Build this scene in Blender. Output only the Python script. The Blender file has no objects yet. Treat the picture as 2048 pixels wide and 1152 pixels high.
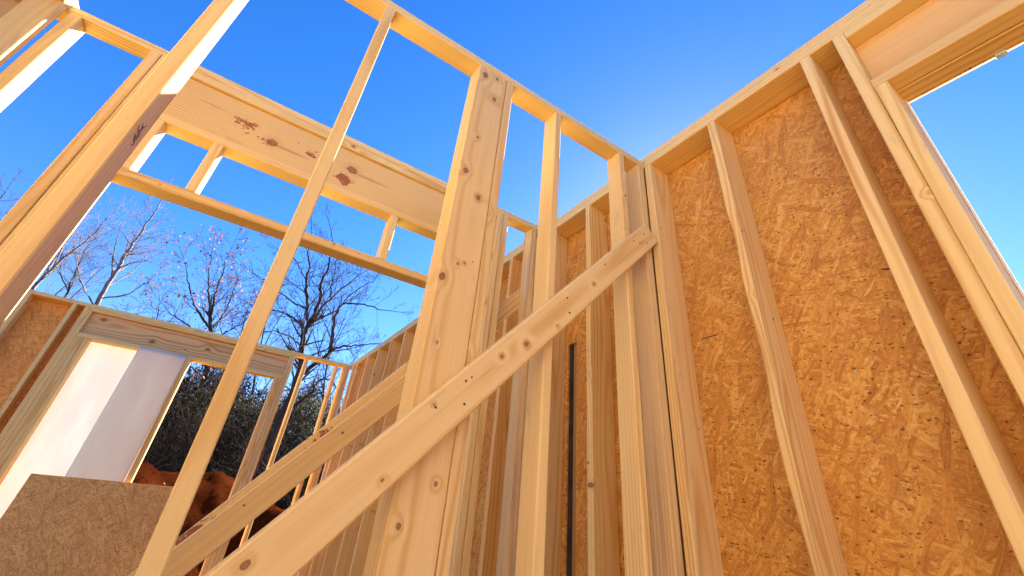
import bpy, math, random
from mathutils import Vector, Matrix, noise as mnoise

S = bpy.context.scene
COL = S.collection
R = math.radians

# ------------------------------------------------------------------ camera
cd = bpy.data.cameras.new('camera'); cam = bpy.data.objects.new('camera', cd); COL.objects.link(cam)
right, up, back = (.81718113, -.57145413, .07520093), (-.36093058, -.40562278, .83976144), (-.44938193, -.71337952, -.53772255)
cam.matrix_world = Matrix(((right[0], up[0], back[0], 0), (right[1], up[1], back[1], 0), (right[2], up[2], back[2], 1.0), (0, 0, 0, 1)))
cd.sensor_width = 36; cd.lens = 15.274; cd.shift_x = -.0091; cd.shift_y = -.04437; cd.clip_start = .02; cd.clip_end = 3000
S.camera = cam

# ------------------------------------------------------------------ sky, sun, exposure
SUN = Vector((1.62, 1.0, 1.0)).normalized()
EL = math.asin(SUN.z); AZ = math.atan2(SUN.x, SUN.y)
w = bpy.data.worlds.new('World'); S.world = w; w.use_nodes = True
wn = w.node_tree.nodes; wn.clear()
sky = wn.new('ShaderNodeTexSky'); sky.sky_type = 'NISHITA'; sky.sun_disc = False
sky.sun_elevation = EL; sky.sun_rotation = AZ; sky.altitude = 300; sky.air_density = 1.0; sky.dust_density = .22; sky.ozone_density = 2.2
hs = wn.new('ShaderNodeHueSaturation'); hs.inputs['Saturation'].default_value = 1.36
bg = wn.new('ShaderNodeBackground'); bg.inputs[1].default_value = .0572
wo = wn.new('ShaderNodeOutputWorld')
wl = w.node_tree.links
wl.new(sky.outputs[0], hs.inputs['Color']); tint = wn.new('ShaderNodeMix'); tint.data_type = 'RGBA'; tint.blend_type = 'MULTIPLY'; tint.inputs[0].default_value = 1; tint.inputs[7].default_value = (.96, .885, 1.19, 1)
wl.new(hs.outputs[0], tint.inputs[6]); wl.new(tint.outputs[2], bg.inputs[0]); wl.new(bg.outputs[0], wo.inputs[0])
sd = bpy.data.lights.new('sun', 'SUN'); sd.energy = 5.0; sd.angle = R(.53); sd.color = (1, .93, .82)
so = bpy.data.objects.new('sun', sd); COL.objects.link(so); so.location = SUN * 60
so.rotation_euler = SUN.to_track_quat('Z', 'Y').to_euler()
S.view_settings.view_transform = 'Standard'; S.view_settings.look = 'None'
S.view_settings.exposure = 2.42; S.view_settings.gamma = 1.0
S.cycles.max_bounces = 7; S.cycles.diffuse_bounces = 5

# ------------------------------------------------------------------ node helper
class G:
    def __init__(s, name):
        s.m = bpy.data.materials.new(name); s.m.use_nodes = True
        s.t = s.m.node_tree; s.t.nodes.clear()
        s.out = s.t.nodes.new('ShaderNodeOutputMaterial')
    def n(s, typ, ins=None, **kw):
        nd = s.t.nodes.new('ShaderNode' + typ)
        for k, v in kw.items(): setattr(nd, k, v)
        for k, v in (ins or {}).items(): s.put(nd.inputs[k], v)
        return nd
    def put(s, sock, v):
        if isinstance(v, bpy.types.NodeSocket): s.t.links.new(v, sock)
        else:
            if hasattr(sock.default_value, '__len__') and len(sock.default_value) == 4 and len(v) == 3: v = (*v, 1)
            sock.default_value = v
    def f(s, op, a, b=0.0, c=0.0, clamp=False):
        return s.n('Math', {0: a, 1: b, 2: c}, operation=op, use_clamp=clamp).outputs[0]
    def v(s, op, a, b=(0, 0, 0)):
        nd = s.n('VectorMath', {0: a}, operation=op)
        if op == 'SCALE': s.put(nd.inputs['Scale'], b)
        else: s.put(nd.inputs[1], b)
        return nd.outputs['Value'] if op in ('LENGTH', 'DISTANCE', 'DOT_PRODUCT') else nd.outputs[0]
    def mix(s, fac, a, b, blend='MIX'):
        nd = s.n('Mix', data_type='RGBA', blend_type=blend)
        s.put(nd.inputs[0], fac); s.put(nd.inputs[6], a); s.put(nd.inputs[7], b)
        return nd.outputs[2]
    def rng(s, x, a, b, c=0.0, d=1.0, smooth=True):
        return s.n('MapRange', {0: x, 1: a, 2: b, 3: c, 4: d}, interpolation_type='SMOOTHSTEP' if smooth else 'LINEAR').outputs[0]
    def noise(s, vec, scale, detail=3, rough=.55, dist=0):
        return s.n('TexNoise', {'Vector': vec, 'Scale': scale, 'Detail': detail, 'Roughness': rough, 'Distortion': dist})
    def xyz(s, x, y, z): return s.n('CombineXYZ', {0: x, 1: y, 2: z}).outputs[0]
    def sep(s, v): return s.n('SeparateXYZ', {0: v}).outputs
    def finish(s, col, rough=.7, bump=None, bstr=.2, bdist=.002, spec=.3):
        p = s.n('BsdfPrincipled', {'Base Color': col, 'Roughness': rough, 'Specular IOR Level': spec})
        if bump is not None:
            b = s.n('Bump', {'Height': bump, 'Strength': bstr, 'Distance': bdist})
            s.t.links.new(b.outputs[0], p.inputs['Normal'])
        s.t.links.new(p.outputs[0], s.out.inputs[0])
        return s.m

# ------------------------------------------------------------------ materials
def wood(name, knots=None, stains=False, ring=.012, cA=(.84, .655, .30), cB=(.66, .39, .10), ringamt=.85, auto=.62, streak=0.0, warp=.06, quarter=False, tails=()):
    g = G(name)
    oi = g.n('ObjectInfo'); o = g.n('TexCoord').outputs['Object']
    rnd = g.n('TexWhiteNoise', {'W': g.f('MULTIPLY', oi.outputs['Random'], 977.0)}, noise_dimensions='1D').outputs['Color']
    rx, ry, rz = g.sep(rnd)
    p = g.v('ADD', o, g.v('MULTIPLY', rnd, (31, 17, 53)))
    x, y, z = g.sep(o)
    # pith somewhere beside the board, so rings run as cathedrals or straight lines
    px = g.f('ADD', g.f('MULTIPLY', g.f('SUBTRACT', rx, .5), .16), .55 if quarter else 0.0)
    py = g.f('ADD', g.f('MULTIPLY', ry, .09), .025)
    wv = g.v('SUBTRACT', g.noise(g.v('MULTIPLY', p, (1.5, 1.5, .9)), 1.0, 1).outputs['Color'], (.5, .5, .5))
    wx, wy, wz = g.sep(g.v('SCALE', wv, .02 if quarter else warp))
    if knots is None:
        vo = g.n('TexVoronoi', {'Vector': g.v('MULTIPLY', p, (1, .55, 1)), 'Scale': 6.5, 'Randomness': 1.0})
        cr, cg, cb = g.sep(vo.outputs['Color'])
        act = g.f('GREATER_THAN', cr, auto)
        kd = g.f('ADD', g.f('DIVIDE', vo.outputs['Distance'], 6.5), g.f('MULTIPLY', g.f('SUBTRACT', 1.0, act), 9.0))
        kr = g.f('ADD', g.f('MULTIPLY', g.f('MULTIPLY', cg, cg), .0085), .0042)
        kq = g.f('DIVIDE', kd, kr)
    else:
        kq = None
        for (kx, kz, r_) in knots:
            d = g.f('DIVIDE', g.v('LENGTH', g.v('MULTIPLY', g.v('SUBTRACT', o, (kx, 0, kz)), (1.15, 0, .9))), r_)
            kq = d if kq is None else g.f('MINIMUM', kq, d)
    kq = g.f('ADD', kq, g.f('MULTIPLY', g.f('SUBTRACT', g.noise(p, 90, 0).outputs[0], .5), .7))
    bulge = g.f('EXPONENT', g.f('MULTIPLY', g.f('MULTIPLY', kq, kq), -.10))
    dx = g.f('ADD', g.f('SUBTRACT', x, px), wx); dy = g.f('ADD', g.f('SUBTRACT', y, py), wy)
    r = g.f('SQRT', g.f('ADD', g.f('MULTIPLY', dx, dx), g.f('MULTIPLY', dy, dy)))
    r = g.f('ADD', r, g.f('MULTIPLY', bulge, .016))
    ph = g.f('MULTIPLY', r, 2 * math.pi / ring)
    ph = g.f('ADD', ph, g.f('MULTIPLY', g.noise(g.v('MULTIPLY', p, (9, 9, .6)), 1.0, 1).outputs[0], 5.0))
    sn = g.f('ADD', g.f('MULTIPLY', g.f('SINE', ph), .5), .5)
    lat = g.f('POWER', sn, 2.6)
    amp = g.rng(g.noise(g.v('MULTIPLY', p, (4, 4, .9)), 1.0, 0).outputs[0], .35, .65, .25, 1.0)
    fib = g.noise(g.v('MULTIPLY', p, (190, 190, 3.2)), 1.0, 1).outputs[0]
    fac = g.f('ADD', g.f('MULTIPLY', g.f('MULTIPLY', lat, amp), ringamt), g.f('MULTIPLY', g.f('SUBTRACT', fib, .42), .55), clamp=True)
    col = g.mix(fac, cA, cB)
    # slow drift: pinkish heartwood, yellow sapwood
    dr = g.rng(g.noise(g.v('MULTIPLY', p, (7, 7, .5)), 1.0, 1).outputs[0], .38, .66)
    col = g.mix(g.f('MULTIPLY', dr, .33), col, (.75, .49, .19))
    col = g.mix(1.0, col, oi.outputs['Color'], 'MULTIPLY')
    if streak:
        st = g.rng(g.noise(g.v('MULTIPLY', p, (22, 22, .8)), 1.0, 3).outputs[0], .52, .72)
        col = g.mix(g.f('MULTIPLY', st, streak), col, (.30, .17, .13))
    for (tx, tz, ta, tl) in tails:
        d = g.v('LENGTH', g.v('MULTIPLY', g.v('SUBTRACT', o, (tx, 0, tz)), (1 / ta, 0, 1 / tl)))
        col = g.mix(g.rng(g.f('ADD', d, g.f('MULTIPLY', fib, .6)), 1.25, .45, 0, .55), col, (.33, .15, .06))
    # knots: halo, body, dark rim
    halo = g.rng(kq, 3.2, .9)
    col = g.mix(g.f('MULTIPLY', halo, .30), col, (.50, .235, .075))
    body = g.rng(kq, 1.08, .85)
    kring = g.f('ADD', g.f('MULTIPLY', g.f('SINE', g.f('MULTIPLY', kq, 17.0)), .5), .5)
    kcol = g.mix(kring, (.26, .105, .036), (.42, .20, .075))
    col = g.mix(g.f('MULTIPLY', body, .93), col, kcol)
    rim = g.f('MULTIPLY', g.rng(kq, .70, .95), g.rng(kq, 1.2, 1.0))
    col = g.mix(g.f('MULTIPLY', rim, .6), col, (.12, .045, .018))
    # pin knots, nail heads and scuffs
    v2 = g.n('TexVoronoi', {'Vector': g.v('MULTIPLY', p, (1, .3, .8)), 'Scale': 15.0})
    a2 = g.sep(v2.outputs['Color'])
    dot = g.f('MULTIPLY', g.f('GREATER_THAN', a2[0], .74), g.rng(g.f('DIVIDE', v2.outputs['Distance'], g.f('ADD', .6, a2[1])), .062, .036))
    col = g.mix(g.f('MULTIPLY', dot, .85), col, (.10, .05, .03))
    sc = g.noise(g.v('MULTIPLY', p, (26, 26, 6)), 1.0, 3, .7).outputs[0]
    col = g.mix(g.f('MULTIPLY', g.rng(sc, .60, .76), .30), col, (.36, .235, .155))
    if stains:
        s1 = g.noise(g.v('MULTIPLY', o, (24, 1, 15)), 1.0, 5, .72).outputs[0]
        area = None
        for (kx, kz, rr) in stains:
            d = g.rng(g.v('LENGTH', g.v('MULTIPLY', g.v('SUBTRACT', o, (kx, 0, kz)), (1.2, 0, 1))), rr, rr * .15)
            area = d if area is None else g.f('MAXIMUM', area, d)
        col = g.mix(g.f('MULTIPLY', g.rng(g.f('ADD', s1, g.f('MULTIPLY', area, .22)), .69, .73), g.rng(area, .02, .2)), col, (.36, .13, .04))
    return g.finish(col, .62, fib, .35, .0010)

def osb(name, long=17, cross=98.0, dark=1.0):
    g = G(name)
    oi = g.n('ObjectInfo'); o = g.n('TexCoord').outputs['Object']
    rnd = g.n('TexWhiteNoise', {'W': g.f('MULTIPLY', oi.outputs['Random'], 613.0)}, noise_dimensions='1D').outputs['Color']
    x, y, z = g.sep(o)
    p = g.v('ADD', g.xyz(x, z, 0.0), g.v('SCALE', rnd, 40.0))
    wp = g.v('ADD', p, g.v('SCALE', g.v('SUBTRACT', g.noise(p, 5, 2).outputs['Color'], (.5, .5, .5)), .06))
    col = None; hgt = None
    lay = [(18, 1.0, 0, 0), (64, 1.1, .42, 3), (-35, 1.0, .45, 7), (95, 1.25, .50, 11), (8, 1.4, .55, 15), (128, 1.0, .62, 21), (40, .62, .84, 27), (-70, .45, .88, 33)]
    for i, (a, sc, th, off) in enumerate(lay):
        ca, sa = math.cos(R(a)), math.sin(R(a))
        px, py, pz = g.sep(wp)
        u = g.f('ADD', g.f('MULTIPLY', px, ca), g.f('MULTIPLY', py, sa))
        v_ = g.f('SUBTRACT', g.f('MULTIPLY', py, ca), g.f('MULTIPLY', px, sa))
        q = g.xyz(g.f('MULTIPLY_ADD', u, long * sc, off), g.f('MULTIPLY', v_, cross * sc), 0.0)
        vo = g.n('TexVoronoi', {'Vector': q, 'Scale': 1.0}, voronoi_dimensions='2D')
        r1, r2, r3 = g.sep(vo.outputs['Color'])
        gr = g.noise(g.xyz(g.f('MULTIPLY', u, 9.0), g.f('MULTIPLY', v_, 330.0), r1), 1.0, 0).outputs[0]
        t = g.f('ADD', g.f('MULTIPLY', r1, .55), g.f('MULTIPLY', g.f('SUBTRACT', gr, .10), .58))
        c = g.n('ValToRGB', {0: t}); e = c.color_ramp.elements
        e[0].position = .12; e[0].color = (.42, .165, .030, 1); e[1].position = .96; e[1].color = (.86, .57, .20, 1)
        m1 = e.new(.42); m1.color = (.63, .295, .052, 1); m2 = e.new(.68); m2.color = (.75, .40, .082, 1)
        cc = g.mix(g.rng(vo.outputs['Distance'], .45, .8, 0, .28), c.outputs[0], (.32, .13, .035))
        if col is None: col = cc; hgt = r3
        else:
            m = g.f('GREATER_THAN', r2, th)
            col = g.mix(m, col, cc); hgt = g.n('Mix', {0: m, 2: hgt, 3: r3}, data_type='FLOAT').outputs[0]
    # torn fibres and dark bark specks
    fz = g.noise(p, 95, 4, .75).outputs[0]
    col = g.mix(g.rng(fz, .48, .66, 0, .62), col, (.40, .14, .026))
    fz2 = g.noise(g.v('ADD', p, (5, 9, 0)), 38, 5, .75, 1.2).outputs[0]
    col = g.mix(g.rng(fz2, .54, .70, 0, .45), col, (.86, .55, .19))
    vs = g.n('TexVoronoi', {'Vector': g.v('ADD', g.v('MULTIPLY', p, (1.0, 1.9, 0)), g.v('SCALE', g.noise(p, 30, 2).outputs['Color'], .03)), 'Scale': 62.0}, voronoi_dimensions='2D')
    sa, sb, sc_ = g.sep(vs.outputs['Color'])
    sp = g.f('MULTIPLY', g.f('GREATER_THAN', sa, .87), g.rng(g.f('DIVIDE', vs.outputs['Distance'], g.f('ADD', .45, g.f('MULTIPLY', sb, 1.3))), .24, .13))
    fb = g.noise(g.v('MULTIPLY', wp, (26, 150, 0)), 1.0, 3, .7, 2.5).outputs[0]
    col = g.mix(g.rng(fb, .60, .72, 0, .55), col, (.24, .085, .02))
    fc = g.noise(g.v('MULTIPLY', wp, (140, 24, 0)), 1.0, 3, .7, 2.5).outputs[0]
    col = g.mix(g.rng(fc, .60, .74, 0, .5), col, (.88, .60, .24))
    col = g.mix(g.f('MULTIPLY', sp, .85), col, (.055, .028, .017))
    big = g.rng(g.noise(g.v('ADD', p, (3, 3, 0)), 3.2, 3, .6).outputs[0], .35, .68)
    col = g.mix(g.f('MULTIPLY', big, .30), col, (.50, .21, .042))
    col = g.mix(1.0, col, oi.outputs['Color'], 'MULTIPLY')
    return g.finish(col, .6, fz, .5, .0015, .3)

M = {}
M['wood'] = wood('pine_lumber')
M['clear'] = wood('clear_pine_lumber', auto=.75, ringamt=.6)
M['coarse'] = wood('coarse_grain_pine', ring=.017, auto=.78, ringamt=1.0, cB=(.58, .32, .09))
M['fine'] = wood('fine_grain_fir_header', ring=.0125, auto=.86, ringamt=1.25, quarter=True, stains=[(-.006, .36, .11), (.06, .845, .10), (.035, .47, .09), (.0, .66, .07)],
                 knots=[(.03, .488, .019), (-.012, .861, .021), (.03, 1.4, .012)], tails=[(.036, .57, .012, .13), (.0, .95, .012, .16), (-.03, .22, .006, .1)], cA=(.82, .59, .25), cB=(.55, .31, .085))
M['streaky'] = wood('streaky_header_pine', ring=.035, ringamt=1.1, quarter=True, auto=.9, cA=(.80, .54, .23), cB=(.55, .27, .075))
M['greyed'] = wood('weather_streaked_pine', auto=.74, streak=.45)
M['post'] = wood('knotty_post_pine', auto=.9, ringamt=.6, ring=.016, warp=.03,
                 knots=[(-.036, 2.53, 0.0133), (.02, 2.55, 0.0078), (.022, 2.42, 0.0101), (-.02, 2.17, 0.0055), (.022, 1.90, 0.0094), (-.042, 1.99, 0.0101), (-.052, 1.56, 0.0109),
                        (-.01, 1.62, 0.0047), (.012, 1.63, 0.0039), (.018, 1.20, 0.0094), (-.024, 1.19, 0.0039), (-.040, .93, 0.0062), (-.012, .55, 0.0101), (.034, 1.02, 0.0047), (-.03, 1.36, 0.0031)])
M['brace'] = wood('pale_brace_pine', ringamt=.7, ring=.014, warp=.035,
                  knots=[(.02, .62, .004), (-.024, 1.10, .0075), (.006, 1.02, .0065), (.026, 1.36, .004), (-.012, 1.80, .0055), (.008, 1.90, .0075), (.004, 2.32, .005), (-.03, 1.55, .003), (.03, 2.05, .003)])
M['farheader'] = wood('brown_cathedral_grain_header', ring=.020, ringamt=1.0, cA=(.88, .50, .18), cB=(.62, .285, .08), knots=[(-.07, .12, .020), (.05, .62, .022), (.0, 1.16, .018), (.06, .95, .008)])
M['stained'] = wood('clay_stained_pine', auto=.82, stains=[(.02, .25, .16), (-.02, .95, .2), (.03, 1.42, .18)])
M['osb'] = osb('strand_board')
M['osbfar'] = osb('strand_board_fine_sheet', 19, 110)  # same colours as the wall sheathing, smaller strands

def simple(name, a, b, scale, rough=.8, bump=.3, stretch=(1, 1, 1), bd=.01, spec=.05):
    g = G(name); o = g.n('TexCoord').outputs['Object']
    nz = g.noise(g.v('MULTIPLY', o, stretch), scale, 6, .65).outputs[0]
    return g.finish(g.mix(g.rng(nz, .3, .7), a, b), rough, nz, bump, bd, spec)
M['bark'] = simple('grey_brown_bark', (.040, .029, .024), (.095, .070, .056), 9, .9, .6, (4, 4, 1), .02)
M['palebark'] = simple('pale_bark', (.13, .095, .08), (.36, .29, .25), 9, .85, .4, (3, 3, 1), .01)
M['twig'] = simple('twig_bark', (.052, .042, .037), (.115, .094, .080), 3, .85, .1)
M['redleaf'] = simple('withered_red_leaf', (.50, .12, .05), (.62, .24, .11), 6, .7, .1)
M['green'] = simple('evergreen_leaf', (.024, .034, .008), (.065, .076, .020), 2.5, .6, .1)
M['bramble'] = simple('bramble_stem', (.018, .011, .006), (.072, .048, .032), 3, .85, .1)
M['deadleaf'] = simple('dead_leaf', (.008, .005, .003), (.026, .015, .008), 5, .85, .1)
M['felt'] = simple('black_building_paper', (.012, .011, .011), (.035, .028, .025), 14, .9, .3)
M['ink'] = simple('faded_ink', (.16, .11, .10), (.30, .21, .17), 60, .8, .0)
M['nail'] = simple('dull_steel', (.07, .055, .045), (.16, .13, .10), 40, .45, .1)
M['tape'] = simple('blue_tape', (.45, .72, .92), (.55, .80, .95), 30, .5, .1)

def clay():
    g = G('red_clay_soil'); o = g.n('TexCoord').outputs['Object']; z = g.sep(o)
    n1 = g.noise(o, 1.3, 6, .65).outputs[0]; n2 = g.noise(o, 21, 6, .75).outputs[0]; n3 = g.noise(o, .35, 4, .6).outputs[0]
    c = g.mix(g.rng(n1, .35, .65), (.060, .0120, .0030), (.105, .0215, .0050))
    c = g.mix(g.rng(n2, .50, .64, 0, .75), c, (.040, .012, .005))
    v = g.n('TexVoronoi', {'Vector': o, 'Scale': 14.0})
    c = g.mix(g.f('MULTIPLY', g.f('GREATER_THAN', g.sep(v.outputs['Color'])[0], .975), g.rng(v.outputs['Distance'], .30, .16)), c, (.40, .30, .24))
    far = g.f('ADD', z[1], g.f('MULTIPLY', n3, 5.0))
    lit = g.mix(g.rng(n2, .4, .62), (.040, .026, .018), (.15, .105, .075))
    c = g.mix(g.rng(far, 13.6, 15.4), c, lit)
    return g.finish(c, .9, g.f('ADD', n2, n1), 1.0, .14, 0.0)
M['clay'] = clay()

def deck():
    g = G('plywood_floor_deck'); o = g.n('TexCoord').outputs['Object']
    n1 = g.noise(g.v('MULTIPLY', o, (3, 40, 1)), 1.0, 4).outputs[0]; n2 = g.noise(o, 2.2, 5, .6).outputs[0]
    c = g.mix(g.rng(n1, .3, .7), (.60, .33, .09), (.68, .41, .13))
    c = g.mix(g.rng(n2, .5, .75, 0, .5), c, (.36, .19, .10))
    return g.finish(c, .7, n1, .2, .002)
M['deck'] = deck()

def bounce_plywood():
    g = G('pale_bounce_plywood'); o = g.n('TexCoord').outputs['Object']
    n1 = g.noise(g.v('MULTIPLY', o, (30, 1, 2.5)), 1.0, 4).outputs[0]
    return g.finish(g.mix(g.rng(n1, .3, .7), (.60, .48, .31), (.70, .59, .41)), .7, n1, .2, .002)
M['bounce_plywood'] = bounce_plywood()

def sheet_mat(name, tr, alpha=1.0):
    g = G(name); o = g.n('TexCoord').outputs['Object']
    nz = g.noise(g.v('MULTIPLY', o, (5, 5, 1.2)), 1.0, 4).outputs[0]
    c = g.mix(g.rng(nz, .35, .65), (.87, .82, .74), (.92, .88, .80))
    b = g.n('Bump', {'Height': nz, 'Strength': .35, 'Distance': .02})
    d = g.n('BsdfDiffuse', {'Color': c, 'Normal': b.outputs[0]}); t = g.n('BsdfTranslucent', {'Color': c, 'Normal': b.outputs[0]})
    m = g.n('MixShader', {0: tr, 1: d.outputs[0], 2: t.outputs[0]})
    g.t.links.new(m.outputs[0], g.out.inputs[0]); return g.m
M['wrap'] = sheet_mat('white_house_wrap', .42)
M['film'] = sheet_mat('cloudy_plastic_film', .62)

# ------------------------------------------------------------------ builders
rs = random.Random(7)
def tag(o, label=None, cat=None, group=None, kind=None):
    if label: o['label'] = label
    if cat: o['category'] = cat
    if group: o['group'] = group
    if kind: o['kind'] = kind
    return o
def thing(name, loc, label, cat, group=None):
    o = bpy.data.objects.new(name, None); COL.objects.link(o); o.location = loc; o.empty_display_size = .1
    return tag(o, label, cat, group)
def link(name, verts, faces, mat, parent=None, smooth=False):
    me = bpy.data.meshes.new(name); me.from_pydata(verts, [], faces); me.update()
    if smooth: me.polygons.foreach_set('use_smooth', [True] * len(me.polygons))
    me.materials.append(mat)
    o = bpy.data.objects.new(name, me); COL.objects.link(o)
    if parent:
        o.parent = parent; o.location = -Vector(parent.location)
    return o
TONES = [(1, 1, 1), (1.04, 1.0, .95), (.97, .95, .93), (1.0, .96, .90), (.94, .90, .86), (1.03, 1.02, 1.0), (.98, .92, .86), (1.02, .98, .92)]
def board_mesh(name, a, b, L, ch=.0028, bow=0, wob=.0008, wane=None, seg=None, seed=0):
    """rounded-corner board: a wide (x), b thick (y), L long (z, from 0)"""
    sx, sy = a / 2, b / 2; ch = min(ch, a * .2, b * .2)
    prof = [(-sx + ch, -sy), (sx - ch, -sy), (sx, -sy + ch), (sx, sy - ch), (sx - ch, sy), (-sx + ch, sy), (-sx, sy - ch), (-sx, -sy + ch)]
    n = seg or max(2, int(L / .16)); V = []; F = []
    q = random.Random(seed); o1, o2 = q.uniform(0, 99), q.uniform(0, 99); bx, by = q.uniform(-1, 1) * bow, q.uniform(-1, 1) * bow
    for i in range(n + 1):
        t = i / n; z = L * t; k = math.sin(math.pi * t)
        dx = bx * k + wob * mnoise.noise(Vector((o1, z * 2.1, 0))); dy = by * k + wob * mnoise.noise(Vector((o2, z * 2.1, 5)))
        for j, (x, y) in enumerate(prof):
            if wane and j in wane[0]:
                m = max(0.0, mnoise.noise(Vector((z * wane[2] + o1, j * .15, 3.3))) + wane[3]) * wane[1]
                cx = -1 if x > 0 else 1; x += cx * m * (1.0 if abs(x) < sx else .45); y += (-1 if y > 0 else 1) * m * (1.0 if abs(y) < sy else .45)
            V.append((x + dx, y + dy, z))
    for i in range(n):
        for j in range(8):
            k = (j + 1) % 8; F.append((i * 8 + j, i * 8 + k, (i + 1) * 8 + k, (i + 1) * 8 + j))
    F.append(tuple(range(7, -1, -1))); F.append(tuple(range(n * 8, n * 8 + 8)))
    me = bpy.data.meshes.new(name); me.from_pydata(V, [], F); me.update(); return me
ROT = {'Z': Matrix.Identity(3), 'X': Matrix(((0, 0, 1), (0, 1, 0), (-1, 0, 0))), 'Y': Matrix(((0, -1, 0), (0, 0, 1), (-1, 0, 0)))}
ROT['Y'] = Matrix(((1, 0, 0), (0, 0, 1), (0, -1, 0)))
NB = [0]
def board(name, parent, x, y, z, ax='Z', mat='wood', tone=None, **kw):
    """board filling the box x, y, z (pairs) with its grain along ax"""
    NB[0] += 1
    (x0, x1), (y0, y1), (z0, z1) = x, y, z
    dx, dy, dz = x1 - x0, y1 - y0, z1 - z0
    if ax == 'Z': a, b, L, org = dx, dy, dz, ((x0 + x1) / 2, (y0 + y1) / 2, z0)
    elif ax == 'X': a, b, L, org = dz, dy, dx, (x0, (y0 + y1) / 2, (z0 + z1) / 2)
    else: a, b, L, org = dx, dz, dy, ((x0 + x1) / 2, y0, (z0 + z1) / 2)
    me = board_mesh(name, a, b, L, seed=NB[0] * 13 + 5, **kw); me.materials.append(M[mat])
    o = bpy.data.objects.new(name, me); COL.objects.link(o)
    o.color = (*(tone or rs.choice(TONES)), 1)
    o.parent = parent
    o.matrix_local = Matrix.Translation(Vector(org) - Vector(parent.location)) @ ROT[ax].to_4x4()
    return o
def panel(name, parent, x, y, z, thick_ax, mat='osb', tone=(1, 1, 1)):
    """sheet: local x wide, local z high, local y through the thickness"""
    (x0, x1), (y0, y1), (z0, z1) = x, y, z
    if thick_ax == 'X': W, T, rot = y1 - y0, x1 - x0, Matrix(((0, -1, 0), (1, 0, 0), (0, 0, 1)))
    else: W, T, rot = x1 - x0, y1 - y0, Matrix.Identity(3)
    H = z1 - z0
    V = [(sx * W / 2, sy * T / 2, h) for h in (0, H) for sx, sy in ((-1, -1), (1, -1), (1, 1), (-1, 1))]
    F = [(3, 2, 1, 0), (4, 5, 6, 7), (0, 1, 5, 4), (1, 2, 6, 5), (2, 3, 7, 6), (3, 0, 4, 7)]
    o = link(name, V, F, M[mat]); o.color = (*tone, 1)
    loc = Vector(((x0 + x1) / 2, (y0 + y1) / 2, z0))
    o.parent = parent
    o.matrix_local = Matrix.Translation(loc - (Vector(parent.location) if parent else Vector())) @ rot.to_4x4()
    return o

ZS, ZP, T = .038, 2.617, .038

# ------------------------------------------------------------------ ground and floor
RIDGE = ((-14, .5), (-6, .8), (-3.4, 1.25), (-2.2, 1.0), (-1.2, 1.30), (-.5, 1.29), (-.12, 1.20), (.30, 1.20), (.58, 1.30), (.80, 1.24), (1.0, 1.06), (1.5, .85), (2.4, .60), (4, .25), (8, .1))
def hill(x, y):
    z = -.45 + .055 * max(0, y - 7)
    k0 = 0
    for k0 in range(len(RIDGE) - 2):
        if x < RIDGE[k0 + 1][0]: break
    (xa, za), (xb, zb) = RIDGE[k0], RIDGE[k0 + 1]; t = max(0, min(1, (x - xa) / (xb - xa))); t = t * t * (3 - 2 * t)
    yc = 10 + .35 * math.sin(x * 1.7)
    z += max(0, za + (zb - za) * t + .32) * math.exp(-abs((y - yc) / (1.25 if y < yc else 1.6)) ** 2.2)
    n = mnoise.fractal(Vector((x * .9, y * .9, 0)), 1.0, 2.0, 5) * .11 + mnoise.noise(Vector((x * 4.5, y * 4.5, 7))) * .05 + mnoise.noise(Vector((x * 10, y * 10, 3))) * .022
    k = max(0, min(1, (y - 7.0) / 1.5))
    return z + n * (.15 + .85 * k)
def grid_axis(lo, hi, a, b, st, big):
    v = []; t = a
    while t < b: v.append(t); t += st
    t = b; s = st
    while t < hi: v.append(t); s *= big; t += s
    v.append(hi); t = a; s = st; L = []
    while t > lo: s *= big; t -= s; L.append(max(t, lo))
    return sorted(set(L + v))
gx = grid_axis(-900, 900, -6, 6, .085, 1.25); gy = grid_axis(-900, 900, 6.7, 16, .085, 1.25)
V = [(x, y, hill(x, y) if abs(x) < 60 and -30 < y < 80 else -.45 + .055 * max(0, min(y, 80) - 7)) for y in gy for x in gx]
nx = len(gx); F = [(j * nx + i, j * nx + i + 1, (j + 1) * nx + i + 1, (j + 1) * nx + i) for j in range(len(gy) - 1) for i in range(nx - 1)]
tag(link('ground', V, F, M['clay'], None, True), kind='structure')
V = [(x, y, z) for z in (-.26, 0) for x, y in ((-5.6, -4.6), (1.571, -4.6), (1.571, 6.552), (-5.6, 6.552))]
tag(link('floor', V, [(3, 2, 1, 0), (4, 5, 6, 7), (0, 1, 5, 4), (1, 2, 6, 5), (2, 3, 7, 6), (3, 0, 4, 7)], M['deck']), kind='structure')
V = [(x, y, z) for z in (-1.2, -.262) for x, y in ((-5.57, -4.57), (1.54, -4.57), (1.54, 6.52), (-5.57, 6.52))]
tag(link('foundation', V, [(3, 2, 1, 0), (4, 5, 6, 7), (0, 1, 5, 4), (1, 2, 6, 5), (2, 3, 7, 6), (3, 0, 4, 7)], simple('grey_concrete', (.30, .29, .27), (.42, .40, .38), 6)), kind='structure')

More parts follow.
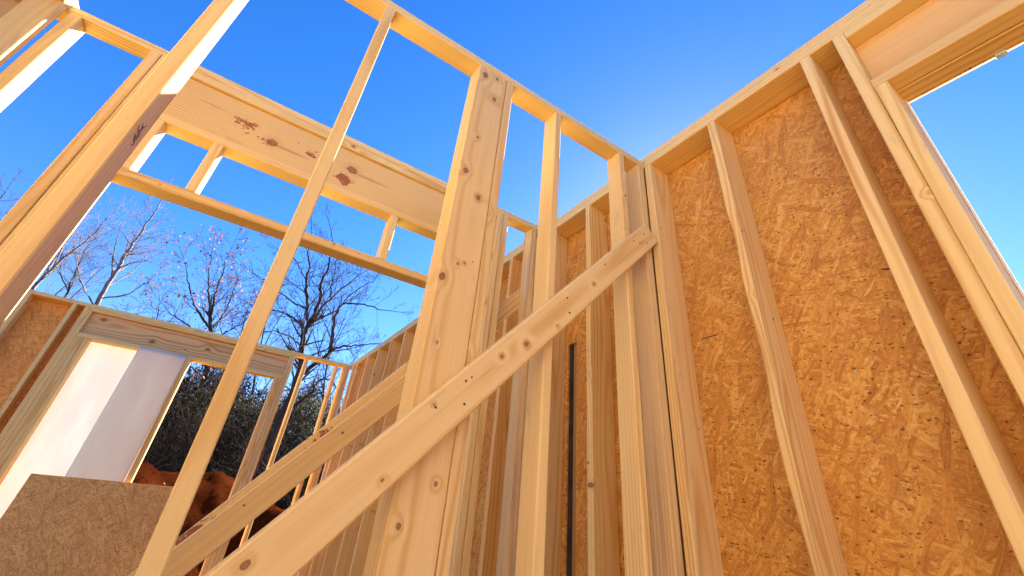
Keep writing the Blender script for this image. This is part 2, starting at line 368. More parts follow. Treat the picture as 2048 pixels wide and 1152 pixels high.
# ------------------------------------------------------------------ near partition (wall A)
YA0, YA1 = 1.108, 1.195
A = thing('stud_partition', (.2, 1.15, 0), 'nearest open stud partition with wide knotty post, single top plate meeting the board-clad wall', 'wall')
board('sole_plate', A, (-1.06, 1.412), (YA0, YA1), (.001, ZS), 'X')
board('top_plate', A, (-1.06, 1.416), (YA0, YA1), (ZP, ZP + T), 'X', 'clear', (1, .98, .93), wob=.0014)
st = lambda p, x0, x1, y0, y1, z1=ZP, **k: board('stud', p, (x0, x1), (y0, y1), (ZS + .001, z1 - .001), 'Z', **k)
st(A, -.84, -.802, YA0, YA1)
st(A, -.412, -.373, YA0, YA1, mat='coarse', tone=(1.05, .97, .90), seg=16)
st(A, -.001, .037, YA0, YA1, mat='clear', tone=(1.0, .96, .90), bow=.004)
board('post', A, (.413, .550), (YA0, YA1), (ZS + .001, ZP - .001), 'Z', 'post', (1.03, .99, .95), ch=.004)
st(A, .5525, .587, YA0 + .002, YA1, tone=(1, .94, .88))
st(A, .822, .860, YA0, YA1, mat='clear', tone=(1.04, 1.0, .92), ch=.005)
st(A, 1.235, 1.272, YA0, YA1, tone=(1.04, 1.0, .93), ch=.005)
st(A, 1.374, 1.418, YA0 + .0005, YA1, mat='greyed', tone=(.97, .92, .9))

# ------------------------------------------------------------------ window partition (wall M)
YM0, YM1 = 1.949, 2.035
W = thing('window_partition', (0, 1.99, 0), 'middle stud partition with deep stained header and high row of cripple studs', 'wall')
board('sole_plate', W, (-2.4, -.67), (YM0, YM1), (.001, ZS), 'X'); board('sole_plate', W, (1.03, 1.412), (YM0, YM1), (.001, ZS), 'X')
board('top_plate', W, (-2.4, 1.416), (YM0, YM1), (ZP, ZP + T), 'X', 'wood', (1, .97, .93), wob=.0015)
st(W, -1.056, -1.016, YM0, YM1, tone=(1.02, .98, .9)); st(W, -.776, -.739, YM0, YM1, tone=(1.0, .94, .88)); st(W, -.737, -.700, YM0 + .002, YM1, tone=(1.02, .98, .9))
board('header_plate', W, (-.699, 1.039), (YM0, YM1), (ZP - T, ZP - .0008), 'X', 'wood', (1, .97, .92))
board('header', W, (-.699, 1.039), (YM0 + .016, YM1 - .012), (2.335, ZP - T - .001), 'X', 'fine', (1, 1, 1))
board('header_sill', W, (-.699, 1.039), (YM0, YM1), (2.295, 2.334), 'X', 'clear', (1.02, 1, .95))
for xc in (-.604, -.384, .03, .433, .84):
    board('cripple_stud', W, (xc - .019, xc + .019), (YM0 + .001, YM1), (2.030, 2.2945), 'Z', 'clear')
board('opening_head', W, (-.67, 1.039), (YM0, YM1 - .002), (1.991, 2.029), 'X', 'wood', (.97, .90, .80))
st(W, -.671, -.633, YM0, YM1, 1.990)
st(W, 1.0405, 1.077, YM0, YM1, mat='greyed'); st(W, 1.080, 1.118, YM0, YM1, tone=(1, .97, .93))
st(W, 1.302, 1.342, YM0, YM1, mat='greyed', tone=(1.02, .97, .96), wane=((0, 7), .022, 2.2, .15), seg=40)
board('header', W, (-2.4, -1.165), (YM0 + .03, YM1), (2.33, 2.578), 'X', 'fine', (.92, .82, .68))
board('header_plate', W, (-2.4, -1.165), (YM0, YM1), (ZP - T, ZP - .001), 'X')

# ------------------------------------------------------------------ left side wall (wall D)
D = thing('side_partition', (-1.11, 0, 0), 'stud partition end at the upper left corner of the view', 'wall')
board('top_plate', D, (-1.154, -1.065), (-3.0, 1.947), (ZP, ZP + T), 'Y'); board('tie_plate', D, (-1.154, -1.066), (-3.0, 2.033), (ZP + T + .001, ZP + 2 * T), 'Y')
board('sole_plate', D, (-1.154, -1.065), (-3.0, 1.947), (.001, ZS), 'Y')
for yc in (1.928, 1.54, 1.13, .72, .31, -.10, -.51, -.92, -1.33, -1.74, -2.15, -2.56): st(D, -1.153, -1.066, yc - .019, yc + .019, tone=(1.04, .99, .9) if yc > 1.9 else None)

for (y0, y1) in ((-1.777, -.557), (-.554, .666), (.669, 1.60)): panel('sheathing_panel', D, (-1.166, -1.1545), (y0, y1), (.002, 2.65), 'X', 'bounce_plywood')  # unseen cladding, added to bounce warm sunlight into the room

# ------------------------------------------------------------------ long outside wall (wall B)
XB0, XB1 = 1.42, 1.56
B = thing('exterior_wall', (1.49, 2.5, 0), 'long outside stud wall clad in strand board, running from the near right to the far corner', 'wall')
board('sole_plate', B, (XB0, XB1), (.115, 6.54), (.001, ZS), 'Y'); board('sole_plate', B, (XB0, XB1), (-4.5, -.99), (.001, ZS), 'Y')
board('top_plate', B, (XB0, XB1), (-2.3, 3.2), (ZP, ZP + T - .0005), 'Y', 'clear', (1.02, .98, .92)); board('top_plate', B, (XB0, XB1), (3.203, 6.54), (ZP, ZP + T - .0005), 'Y', 'wood')
board('tie_plate', B, (XB0 + .003, XB1), (-4.5, 1.102), (ZP + T, ZP + 2 * T), 'Y', 'wood', (1.02, .98, .94), wob=.003)
board('tie_plate', B, (XB0 + .003, XB1), (1.105, 4.0), (ZP + T, ZP + 2 * T), 'Y', 'wood', (1, .96, .92), wob=.003)
board('tie_plate', B, (XB0 + .005, XB1), (4.004, 6.54), (ZP + T, ZP + 2 * T), 'Y', 'wood', wob=.002)
board('top_plate', B, (XB0, XB1), (-4.5, -2.303), (ZP, ZP + T - .0005), 'Y')
bst = lambda y0, y1, z1=ZP, **k: st(B, XB0, XB1, y0, y1, z1, **k)
bst(1.066, 1.1065, tone=(1.02, .97, .92)); bst(.690, .728, tone=(1, .95, .9), wane=((0, 5, 6), .030, 2.6, .02), seg=60)
bst(.270, .309, mat='coarse', tone=(1.05, 1.0, .94), ch=.0025); bst(.153, .191, tone=(1.03, .97, .90)); bst(.1145, .1515, 2.295, mat='clear', tone=(1.02, .98, .9))
bst(1.205, 1.243); bst(1.528, 1.566, tone=(1.02, .98, .92)); bst(1.897, 1.935, tone=(.9, .82, .76)); bst(2.06, 2.098)
for yc in (2.371, 2.78, 3.19, 3.60, 4.01, 4.42, 4.839, 5.26, 5.68, 6.13): bst(yc - .019, yc + .019, tone=rs.choice(((1.17, .93, .68), (1.15, .95, .72), (1.12, .88, .64))))
bst(6.30, 6.338)
bst(-.990, -.952); bst(-.951, -.914, 2.295); bst(-1.40, -1.362); bst(-1.81, -1.772); bst(-2.22, -2.182); bst(-2.63, -2.592); bst(-3.04, -3.002); bst(-3.45, -3.41); bst(-3.86, -3.82); bst(-4.27, -4.23)
board('header_plate', B, (XB0, XB1), (-.951, .152), (ZP - T, ZP - .001), 'Y', 'clear', (1.02, .98, .9))
board('header', B, (1.487, XB1 - .001), (-.951, .152), (2.335, ZP - T - .001), 'Y', 'streaky', (1, .93, .82))
board('header_sill', B, (XB0, 1.489), (-.951, .152), (2.296, 2.334), 'Y', 'streaky', (1.04, 1.1, 1.1)); board('header_sill', B, (1.492, XB1), (-.951, .152), (2.294, 2.333), 'Y', 'streaky', (1.02, 1.05, 1.0))
xs = (XB1 + .0005, XB1 + .0115)
for (y0, y1, z0, z1) in ((.114, .707, -.15, 2.69), (.710, 1.798, -.15, 2.69), (1.799, 1.870, 1.872, 2.69), (1.871, 2.370, -.15, 2.69), (2.373, 3.59, -.15, 2.69), (3.593, 4.81, -.15, 2.69), (4.813, 6.03, -.15, 2.69),
                         (6.033, 6.55, -.15, 2.69), (-.95, .112, 2.297, 2.69), (-2.17, -.953, -.15, 2.69), (-3.39, -2.173, -.15, 2.69), (-4.6, -3.393, -.15, 2.69)):
    panel('sheathing_panel', B, xs, (y0, y1), (z0, z1), 'X')
board('filler_strip', B, (1.585, 1.599), (1.802, 1.852), (-.1, 1.946), 'Z', 'greyed', (.45, .34, .28))  # dark tone puts the closed slot's shade into the board colour
board('filler_strip', B, (1.600, 1.638), (1.742, 1.929), (-.1, 1.948), 'Z', 'felt', (1, 1, 1))
for (y0, y1, z0, z1) in ((.118, 1.74, -.2, 2.68), (1.741, 1.93, 1.95, 2.68), (1.931, 6.55, -.2, 2.68), (-.95, .116, 2.293, 2.68), (-4.6, -.952, -.2, 2.68)):
    panel('house_wrap', B, (1.5735, 1.5755) if y0 < .118 else (1.5735, 1.5755), (y0, y1) , (z0, z1), 'X', 'wrap')
panel('jamb_wrap', B, (1.553, 1.592), (.1095, .1128), (-.1, 2.292), 'Y', 'wrap')
panel('tape', B, (1.558, 1.577), (-.135, -.110), (2.2865, 2.2925), 'Y', 'tape')
def nail(p, q, r, parent):
    p, q = Vector(p), Vector(q); d = (q - p).normalized(); a = d.orthogonal().normalized(); b = d.cross(a)
    V = [tuple(c + (a * math.cos(t) + b * math.sin(t)) * r) for c in (p, q) for t in [i * math.pi / 3 for i in range(6)]]
    F = [(i, (i + 1) % 6, 6 + (i + 1) % 6, 6 + i) for i in range(6)] + [tuple(range(5, -1, -1)), tuple(range(6, 12))]
    return link('nail', V, F, M['nail'], parent)
def ink(parent, org, u, v, nrm, size, seed):
    """a faded, unreadable ink mark: short strokes laid on a board face"""
    q_ = random.Random(seed); V = []; F = []; u, v, nrm, org = Vector(u), Vector(v), Vector(nrm), Vector(org)
    for k in range(11):
        a = Vector((k * .1 - .5 + q_.uniform(-.05, .05), q_.uniform(-.3, .3))); an = q_.choice((0, 1.57, .8, -.7)) + q_.uniform(-.2, .2); l = q_.uniform(.10, .24); t_ = .022
        d = Vector((math.cos(an), math.sin(an))); e = Vector((-d.y, d.x)); b = len(V)
        for h in (0, .0006):
            for (m_, n_) in ((-l, -t_), (l, -t_), (l, t_), (-l, t_)):
                c_ = a + d * m_ + e * n_; p_ = org + (u * c_.x + v * c_.y) * size + nrm * h; V.append(tuple(p_))
        F += [(b + 4, b + 5, b + 6, b + 7), (b, b + 1, b + 5, b + 4), (b + 1, b + 2, b + 6, b + 5), (b + 2, b + 3, b + 7, b + 6), (b + 3, b, b + 4, b + 7)]
    link('ink_mark', V, F, M['ink'], parent)
ink(A, (-.3726, 1.15, 1.70), (0, -.35, .94), (0, .94, .35), (1, 0, 0), .05, 3)
ink(B, (1.50, 4.4005, .966), (1, 0, 0), (0, 0, 1), (0, -1, 0), .045, 5); ink(B, (1.49, 5.2405, 1.563), (1, 0, 0), (0, 0, 1), (0, -1, 0), .05, 6); ink(B, (1.50, 5.6605, 1.568), (1, 0, 0), (0, 0, 1), (0, -1, 0), .05, 8)
nail((1.565, .315, 1.735), (1.50, .345, 1.715), .0022, B); nail((1.565, .945, 1.69), (1.512, .985, 1.665), .0022, B)

# ------------------------------------------------------------------ far wall (wall C)
YC0, YC1 = 6.40, 6.54
C = thing('far_window_wall', (-.4, 6.47, 0), 'far stud wall with wide window header, partly covered in white sheeting', 'wall')
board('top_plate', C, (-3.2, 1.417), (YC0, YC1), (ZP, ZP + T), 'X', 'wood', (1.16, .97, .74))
board('sole_plate', C, (-3.2, -1.33), (YC0, YC1), (.001, ZS), 'X'); board('sole_plate', C, (.54, 1.41), (YC0, YC1), (.001, ZS), 'X')
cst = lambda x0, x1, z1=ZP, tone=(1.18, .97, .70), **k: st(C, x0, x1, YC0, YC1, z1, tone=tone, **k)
for xc in (-3.0, -2.56, -2.36): cst(xc - .019, xc + .019)
cst(-1.995, -1.957, mat='greyed'); cst(-1.615, -1.577, wane=((1, 2), .02, 2.0, .1), seg=30); cst(-1.508, -1.4705); cst(-1.4695, -1.433)
for i in range(3): cst(-1.431 + i * .0365, -1.431 + i * .0365 + .0355, 2.294)
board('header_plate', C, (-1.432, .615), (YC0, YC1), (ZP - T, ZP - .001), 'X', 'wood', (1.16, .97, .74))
board('header', C, (-1.432, .615), (YC0 + .045, YC1 - .01), (2.337, ZP - T - .001), 'X', 'farheader', (1, 1, 1))
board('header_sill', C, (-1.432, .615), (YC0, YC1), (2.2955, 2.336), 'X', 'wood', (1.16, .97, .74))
cst(-.434, -.4065, 2.295); cst(-.4055, -.378, 2.295); cst(.539, .5765, 2.295); cst(.578, .6155, 2.295); cst(.617, .653, tone=(.97, .9, .84)); cst(.6555, .691)
cst(.817, .855); cst(1.212, 1.250); cst(1.329, 1.367); cst(1.3695, 1.407, tone=(.9, .8, .7))
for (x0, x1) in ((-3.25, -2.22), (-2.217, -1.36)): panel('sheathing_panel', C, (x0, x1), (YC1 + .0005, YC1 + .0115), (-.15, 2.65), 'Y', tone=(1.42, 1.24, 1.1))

def sheet(name, x0, x1, z0, z1, y, mat, label, amp, seed, tilt=0.0):
    nx_, nz_ = 24, 40; V = []; F = []
    for s in (0, 1):
        for j in range(nz_ + 1):
            for i in range(nx_ + 1):
                u, v = i / nx_, j / nz_
                d = amp * (mnoise.noise(Vector((u * 3.0, v * 1.4, seed))) + .5 * mnoise.noise(Vector((u * 9, v * 3, seed + 4)))) * (1 - .75 * v)
                V.append((x0 + (x1 - x0) * u + tilt * (1 - v), y + d + s * .0012, z0 + (z1 - z0) * v))
    n = (nx_ + 1) * (nz_ + 1); w_ = nx_ + 1
    for j in range(nz_):
        for i in range(nx_):
            a = j * w_ + i; F.append((a, a + 1, a + 1 + w_, a + w_)); F.append((n + a + w_, n + a + w_ + 1, n + a + 1, n + a))
    rim = [i for i in range(w_)] + [j * w_ + nx_ for j in range(1, nz_ + 1)] + [nz_ * w_ + i for i in range(nx_ - 1, -1, -1)] + [j * w_ for j in range(nz_ - 1, 0, -1)]
    for k in range(len(rim)): a, b = rim[k], rim[(k + 1) % len(rim)]; F.append((b, a, n + a, n + b))
    return tag(link(name, V, F, M[mat], None, True), label, 'sheeting')
sheet('house_wrap_sheet', -1.36, -.395, .02, 2.40, 6.56, 'wrap', 'bright white sheet filling the left part of the far window', .012, 1)
sheet('plastic_sheet', -.885, -.428, .02, 2.325, 6.382, 'film', 'pale grey-pink translucent sheet overlapping the bright white one in the far window', .010, 2, -.02)

# ------------------------------------------------------------------ diagonal braces and loose sheet
def brace(name, p, slope, width, thick, length, y0, mat, tone, label, **kw):
    """p: lower end of the upper edge in x, z; front face at y0"""
    me = board_mesh(name, width, thick, length, seed=rs.randint(0, 999), **kw); me.materials.append(M[mat])
    o = bpy.data.objects.new(name, me); COL.objects.link(o); o.color = (*tone, 1)
    d = Vector((1, 0, slope)).normalized(); nrm = Vector((d.z, 0, -d.x))       # local x points down-right
    org = Vector((p[0], y0 + thick / 2, p[1])) + nrm * width / 2
    o.matrix_world = Matrix(((nrm.x, 0, d.x, org.x), (0, 1, 0, org.y), (nrm.z, 0, d.z, org.z), (0, 0, 0, 1)))
    return tag(o, label, 'brace', 'diagonal braces across the partitions')
brace('diagonal_brace', (-.62, .115), 1.0615, .102, .038, 2.86, 1.0695, 'brace', (1.05, 1.01, .97), 'large pale diagonal brace nailed across the front of the nearest partition', ch=.004, wane=((1, 2, 3), .024, 3.3, -.05), seg=60)
brace('diagonal_brace', (-.60, .10), 1.105, .089, .038, 2.915, 2.036, 'wood', (1.0, .94, .87), 'front one of the two parallel diagonal braces behind the middle partition')
brace('diagonal_brace', (-.55, .145), 1.160, .089, .038, 2.50, 2.076, 'stained', (1.0, .94, .84), 'clay-stained diagonal brace just behind another one, beyond the knotty post')
def nail_heads(b, spots, half):
    """flat nail heads standing 1 mm proud of the brace's front face, at (across, along)"""
    for (u_, v_) in spots:
        V = [(u_ + .0036 * math.cos(t), y_, v_ + .0036 * math.sin(t)) for y_ in (-half - .001, -half + .002) for t in [k * math.pi / 4 for k in range(8)]]
        F = [(k, 8 + k, 8 + (k + 1) % 8, (k + 1) % 8) for k in range(8)] + [tuple(range(8)), tuple(range(15, 7, -1))]
        link('nail', V, F, M['nail'], None).parent = b
BR = [o_ for o_ in COL.objects if o_.name.startswith('diagonal_brace')]
nail_heads(BR[0], [(-.02, 2.80), (.022, 2.78), (.0, 2.73), (-.025, 2.70), (-.02, 2.16), (.024, 2.13), (-.024, 1.66), (.02, 1.62), (-.022, 1.55), (.026, .95), (-.02, .92)], .019)
nail_heads(BR[1], [(-.02, 2.46), (.02, 2.44), (-.018, 1.2), (.02, .8)], .019)
o = panel('strand_board_sheet', None, (-1.136, .084), (6.02, 6.031), (.002, 1.08), 'Y', 'osbfar', (1.48, 1.30, 1.25))
o.location = (-.526, 6.03, .005); o.rotation_euler = (-R(18.8), 0, 0)
tag(o, 'loose tan strand board sheet leaning at the lower left against the far wall', 'board')

# ------------------------------------------------------------------ trees
class Tubes:
    def __init__(s): s.V = []; s.F = []
    def tube(s, pts, rad, k):
        base = len(s.V); n = len(pts)
        for i, p in enumerate(pts):
            d = (pts[min(i + 1, n - 1)] - pts[max(i - 1, 0)])
            if d.length < 1e-6: d = Vector((0, 0, 1))
            d.normalize(); a = d.orthogonal().normalized(); b = d.cross(a)
            for j in range(k):
                t = 2 * math.pi * j / k; q = p + (a * math.cos(t) + b * math.sin(t)) * rad[i]; s.V.append((q.x, q.y, q.z))
        for i in range(n - 1):
            for j in range(k):
                j2 = (j + 1) % k; s.F.append((base + i * k + j, base + i * k + j2, base + (i + 1) * k + j2, base + (i + 1) * k + j))
    def quad(s, p, u, v):
        b = len(s.V)
        for q in (p - u, p - v, p + u, p + v): s.V.append((q.x, q.y, q.z))
        s.F.append((b, b + 1, b + 2, b + 3))
def rvec(q): return Vector((q.gauss(0, 1), q.gauss(0, 1), q.gauss(0, 1)))
def grow(tw, q, p, d, L, r, depth, upw, tips, bend=.22, dens=1.0):
    n = max(3, int(L / .22) + 2) if depth > 1 else 4
    pts = [p.copy()]; rad = [r]; step = L / (n - 1)
    for i in range(1, n):
        d = (d + rvec(q) * bend * (.30 if depth > 1 else .22) + Vector((0, 0, upw * .10))).normalized()
        p = p + d * step; pts.append(p.copy()); rad.append(r * (1 - .72 * i / (n - 1)))
    tw.tube(pts, rad, 5 if r > .03 else 4 if r > .012 else 3)
    if depth == 0: tips.append(p.copy()); return
    kids = max(2, int((3.0 + L * 3.4) * dens))
    for c in range(kids):
        t = .18 + .82 * (c + q.random()) / kids; f = t * (n - 1); i = min(int(f), n - 2)
        pp = pts[i].lerp(pts[i + 1], f - i); dd = (pts[i + 1] - pts[i]).normalized()
        ax = dd.cross(rvec(q)).normalized(); a = R(q.uniform(24, 52))
        nd = (dd * math.cos(a) + ax * math.sin(a)).normalized()
        grow(tw, q, pp, nd, L * q.uniform(.40, .66) * (1.1 - .45 * t), max(.0045, r * (1 - .72 * t) * .62), depth - 1, upw, tips, bend, dens)
def tree(name, base, limbs, label, seed, depth=3, bark='bark', leaf=None, nleaf=0, dens=1.0, upw=.5, ls=.05, sub=1.0):
    """limbs: list of (points, r0, r1), each relative to the world; the first is the stem"""
    q = random.Random(seed); T_ = thing(name, base, label, 'tree', 'trees beyond the far wall')
    tr = Tubes(); tw = Tubes(); tips = []
    for li, (pts, r0, r1) in enumerate(limbs):
        P = []; m = 5
        for i in range(len(pts) - 1):
            a = pts[max(i - 1, 0)]; b = pts[i]; c = pts[i + 1]; d = pts[min(i + 2, len(pts) - 1)]
            for k in range(m):
                t = k / m
                P.append(.5 * ((2 * b) + (c - a) * t + (2 * a - 5 * b + 4 * c - d) * t * t + (3 * b - a - 3 * c + d) * t ** 3))
        P.append(pts[-1].copy()); n = len(P)
        P = [p_ + rvec(q) * .012 for p_ in P]
        rad = [r0 + (r1 - r0) * (i / (n - 1)) for i in range(n)]
        tr.tube(P, [r_ * .62 for r_ in rad], 7)
        Lt = sum((P[i + 1] - P[i]).length for i in range(n - 1)); kids = int(Lt * 3.4 * sub)
        if li == 0: lo = .45
        else: lo = .15
        for c in range(kids):
            t = lo + (1 - lo) * (c + q.random()) / max(1, kids); f = t * (n - 1); i = min(int(f), n - 2)
            pp = P[i].lerp(P[i + 1], f - i); dd = (P[i + 1] - P[i]).normalized(); ax = dd.cross(rvec(q)).normalized(); a = R(q.uniform(28, 62))
            grow(tw, q, pp, (dd * math.cos(a) + ax * math.sin(a)).normalized(), q.uniform(.55, 1.35) * (1.25 - .5 * t) * min(1, .35 + Lt / 4), max(.007, rad[i] * .26), depth - 1, upw, tips, .3, dens)
        grow(tw, q, P[-1], (P[-1] - P[-2]).normalized(), .9, r1 * .62, depth, upw, tips, .3, dens)
    link('trunk', tr.V, tr.F, M[bark], T_, True)
    link('crown', tw.V, tw.F, M['twig'] if bark == 'bark' else M[bark], T_, True)
    if leaf:
        lf = Tubes()
        for c in range(nleaf):
            p = q.choice(tips) + rvec(q) * .05; u = rvec(q).normalized() * ls * q.uniform(.6, 1.3); v = u.orthogonal().normalized() * u.length * .6
            lf.quad(p, u, v)
        link('leaves', lf.V, lf.F, M[leaf], T_)
    return T_
# a sight line from the camera to a point Y metres away, used only to lay out the trees in the landscape
FX, CX, CY = 868.935, 1042.636, 485.124
def at(px, py, Y):
    c = Vector(((px - CX) / FX, (py - CY) / FX, 1)); r_ = Vector(right) * c.x - Vector(up) * c.y - Vector(back) * c.z
    return Vector((0, 0, 1.0)) + r_ * (Y / r_.y)
def path(Y, *pts): return [at(x, y, Y + (p[2] if len(p) > 2 else 0)) for p in pts for x, y in (p[:2],)]
Y1 = 13.0
tree('bare_tree', (1.75, 13, .1), [
    (path(Y1, (520, 1010), (533, 922), (549, 869), (566, 826), (589, 776), (602, 735), (603, 701), (607, 669), (619, 645)), .20, .10),
    (path(Y1, (619, 645), (613, 637), (614, 604, .2), (612, 578, .3), (614, 550, .4), (619, 536, .5), (616, 506, .6), (622, 482, .7)), .085, .025),
    (path(Y1, (617, 648), (635, 613, -.3), (641, 592, -.4), (640, 573, -.5), (647, 558, -.6), (656, 532, -.8), (661, 505, -.9), (664, 478, -1)), .085, .022),
    (path(Y1, (615, 655), (626, 643, .1), (645, 614, .3), (662, 597, .5), (691, 571, .8), (722, 548, 1.1)), .08, .022),
    (path(Y1, (662, 597, .5), (663, 575, .6), (668, 550, .7), (672, 520, .8)), .04, .018),
    (path(Y1, (600, 752), (616, 738, -.1), (633, 726, -.3), (660, 701, -.6), (665, 669, -.7), (670, 636, -.8), (681, 613, -.9), (695, 607, -1), (735, 610, -1.2), (760, 620, -1.3)), .10, .022),
    (path(Y1, (658, 703, -.6), (686, 692, -.6), (709, 691, -.5), (744, 687, -.4)), .055, .02),
    (path(Y1, (681, 613, -.9), (697, 594, -.8), (722, 574, -.7), (748, 563, -.6)), .035, .016),
    (path(Y1, (606, 668), (601, 648, .3), (586, 636, .6), (568, 625, .9), (540, 621, 1.2), (515, 626, 1.5)), .06, .02),
    (path(Y1, (613, 622, .1), (610, 616, .2), (586, 604, -.2), (568, 590, -.5), (552, 577, -.8), (530, 560, -1)), .05, .018),
    (path(Y1, (604, 692), (598, 688, -.2), (582, 674, -.5), (554, 664, -.8), (530, 662, -1)), .045, .016),
    (path(Y1, (588, 812), (604, 800, -.2), (624, 783, -.5), (634, 766, -.7), (648, 757, -.9), (668, 762, -1.1)), .08, .03),
    (path(Y1, (612, 560, .35), (600, 535, 0), (585, 512, -.3), (560, 500, -.6)), .03, .014),
], 'big spreading bare tree with forked dark trunk seen over the far wall corner', 11, depth=4, dens=.72, sub=1.3)
Y2 = 16.0
tree('leafy_tree', (.3, 16, .2), [
    (path(Y2, (385, 975), (397, 900), (407, 826), (404, 796), (409, 762), (417, 700), (422, 650)), .17, .09),
    (path(Y2, (421, 655), (419, 615, .3), (417, 587, .5), (417, 551, .7), (424, 512, .9)), .07, .02),
    (path(Y2, (420, 660), (404, 632, -.3), (388, 610, -.5), (379, 576, -.8), (372, 540, -1)), .07, .02),
    (path(Y2, (422, 655), (438, 640, .4), (454, 616, .7), (466, 583, 1), (474, 552, 1.2)), .06, .018),
    (path(Y2, (421, 645), (427, 605, -.4), (431, 583, -.6), (445, 548, -.9), (453, 514, -1.2)), .06, .018),
    (path(Y2, (418, 690), (390, 660, .4), (360, 640, .8), (335, 622, 1.1)), .05, .018),
    (path(Y2, (419, 700), (445, 668, -.5), (480, 650, -.8), (500, 630, -1)), .05, .018),
    (path(Y2, (407, 826), (385, 800, -.2), (365, 778, -.4), (350, 745, -.6)), .06, .025),
], 'smaller bare tree with a few withered red leaves above the middle of the far header', 23, leaf='redleaf', nleaf=620, dens=1.0, ls=.048)
Y3 = 18.0
tree('slim_tree', (-3.7, 18, .3), [
    (path(Y3, (60, 850), (110, 760), (160, 668), (208, 582), (236, 538), (250, 510), (278, 471), (300, 438), (322, 406)), .15, .025),
    (path(Y3, (222, 562), (226, 520, .3), (234, 480, .5), (242, 455, .6)), .04, .015),
    (path(Y3, (236, 538), (262, 527, -.5), (295, 520, -1)), .035, .015), (path(Y3, (215, 572), (262, 545, .5), (300, 505, .9)), .04, .015),
    (path(Y3, (190, 612), (160, 560, .6), (152, 510, 1)), .05, .015), (path(Y3, (200, 596), (250, 590, -.8), (300, 560, -1.4)), .045, .015)],
    'tall slim bare tree with pale upper stem, leaning right between post and brace', 31, depth=3, bark='palebark', dens=.85, upw=1.2)
tree('slim_tree', (-5.2, 19, .3), [
    (path(19, (-90, 850), (-30, 740), (30, 640), (70, 575), (127, 517), (178, 478), (217, 433)), .14, .02),
    (path(19, (70, 575), (110, 520, .5), (140, 475, .9), (165, 435, 1.2)), .06, .018), (path(19, (40, 620), (95, 600, -.6), (150, 555, -1)), .05, .015)],
    'pale twin-stemmed bare tree just right of the big left stud', 37, bark='palebark', dens=.85, upw=1.0)
tree('slim_tree', (-4.9, 21, .3), [
    (path(21, (20, 850), (85, 690), (136, 582), (155, 533), (176, 490)), .10, .02), (path(21, (120, 620), (170, 570, .6), (205, 535, 1)), .04, .015), (path(21, (136, 582), (120, 540, -.6), (125, 500, -1)), .04, .015)],
    'thin dark bare tree behind the paler ones on the left', 41, dens=.9, upw=1.0)
tree('slim_tree', (-9.5, 20, .3), [
    (path(20, (-150, 600), (-90, 520), (-40, 450), (10, 385)), .12, .02), (path(20, (-60, 480), (-15, 455, .5), (30, 430, .9)), .05, .015), (path(20, (-80, 505), (-30, 480, .5), (20, 470, .9)), .05, .015)],
    'bare treetop at the left edge of the picture', 43, dens=.9, upw=.8)
for i, (x0, x1, yy, sd_, lab) in enumerate(((300, 318, 20, 51, 'slender bare tree left of the red-leaved one'), (470, 498, 21, 53, 'thin reddish bare tree right of the red-leaved one, behind the long stud'), (515, 540, 19, 59, 'thin bare stem left of the big forked tree'), (655, 668, 20, 61, 'thin bare tree right of the big forked trunk'))):
    tree('thin_tree', (at(x0, 1000, yy).x, yy, .3), [(path(yy, (x0 - 60, 1000), (x0 - 20, 850), (x0, 720), (x1, 610)), .10, .02), (path(yy, (x0, 720), (x0 + 30, 660, .5), (x0 + 55, 620, .8)), .04, .014), (path(yy, (x0 - 5, 740), (x0 - 25, 680, -.5), (x0 - 30, 640, -.8)), .04, .014),
        (path(yy, (x0 - 15, 820), (x0 + 40, 740, .5), (x0 + 70, 690, .8)), .04, .014)], lab, sd_, dens=.9, upw=1.1)

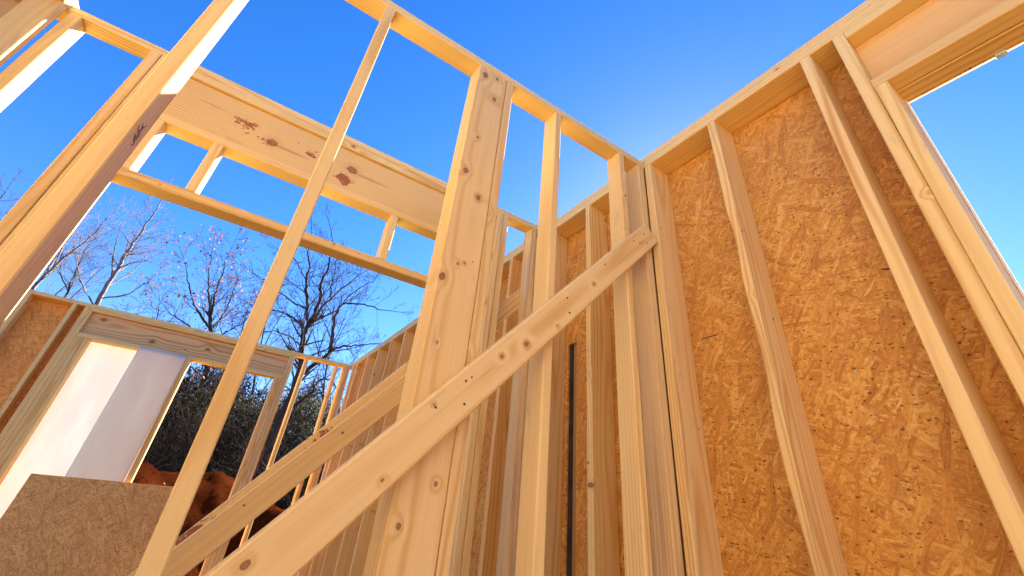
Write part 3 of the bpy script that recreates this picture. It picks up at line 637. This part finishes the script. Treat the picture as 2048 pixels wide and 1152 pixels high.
# ------------------------------------------------------------------ undergrowth
q = random.Random(5); br = Tubes(); lf = Tubes(); gr = Tubes()
def hz(x, y): return hill(x, y)
def env(x): return 2.85 + .5 * math.sin(x * .9 + .7) + .45 * math.sin(x * 2.3 + 2) + .3 * mnoise.noise(Vector((x * 2, 3, 0)))
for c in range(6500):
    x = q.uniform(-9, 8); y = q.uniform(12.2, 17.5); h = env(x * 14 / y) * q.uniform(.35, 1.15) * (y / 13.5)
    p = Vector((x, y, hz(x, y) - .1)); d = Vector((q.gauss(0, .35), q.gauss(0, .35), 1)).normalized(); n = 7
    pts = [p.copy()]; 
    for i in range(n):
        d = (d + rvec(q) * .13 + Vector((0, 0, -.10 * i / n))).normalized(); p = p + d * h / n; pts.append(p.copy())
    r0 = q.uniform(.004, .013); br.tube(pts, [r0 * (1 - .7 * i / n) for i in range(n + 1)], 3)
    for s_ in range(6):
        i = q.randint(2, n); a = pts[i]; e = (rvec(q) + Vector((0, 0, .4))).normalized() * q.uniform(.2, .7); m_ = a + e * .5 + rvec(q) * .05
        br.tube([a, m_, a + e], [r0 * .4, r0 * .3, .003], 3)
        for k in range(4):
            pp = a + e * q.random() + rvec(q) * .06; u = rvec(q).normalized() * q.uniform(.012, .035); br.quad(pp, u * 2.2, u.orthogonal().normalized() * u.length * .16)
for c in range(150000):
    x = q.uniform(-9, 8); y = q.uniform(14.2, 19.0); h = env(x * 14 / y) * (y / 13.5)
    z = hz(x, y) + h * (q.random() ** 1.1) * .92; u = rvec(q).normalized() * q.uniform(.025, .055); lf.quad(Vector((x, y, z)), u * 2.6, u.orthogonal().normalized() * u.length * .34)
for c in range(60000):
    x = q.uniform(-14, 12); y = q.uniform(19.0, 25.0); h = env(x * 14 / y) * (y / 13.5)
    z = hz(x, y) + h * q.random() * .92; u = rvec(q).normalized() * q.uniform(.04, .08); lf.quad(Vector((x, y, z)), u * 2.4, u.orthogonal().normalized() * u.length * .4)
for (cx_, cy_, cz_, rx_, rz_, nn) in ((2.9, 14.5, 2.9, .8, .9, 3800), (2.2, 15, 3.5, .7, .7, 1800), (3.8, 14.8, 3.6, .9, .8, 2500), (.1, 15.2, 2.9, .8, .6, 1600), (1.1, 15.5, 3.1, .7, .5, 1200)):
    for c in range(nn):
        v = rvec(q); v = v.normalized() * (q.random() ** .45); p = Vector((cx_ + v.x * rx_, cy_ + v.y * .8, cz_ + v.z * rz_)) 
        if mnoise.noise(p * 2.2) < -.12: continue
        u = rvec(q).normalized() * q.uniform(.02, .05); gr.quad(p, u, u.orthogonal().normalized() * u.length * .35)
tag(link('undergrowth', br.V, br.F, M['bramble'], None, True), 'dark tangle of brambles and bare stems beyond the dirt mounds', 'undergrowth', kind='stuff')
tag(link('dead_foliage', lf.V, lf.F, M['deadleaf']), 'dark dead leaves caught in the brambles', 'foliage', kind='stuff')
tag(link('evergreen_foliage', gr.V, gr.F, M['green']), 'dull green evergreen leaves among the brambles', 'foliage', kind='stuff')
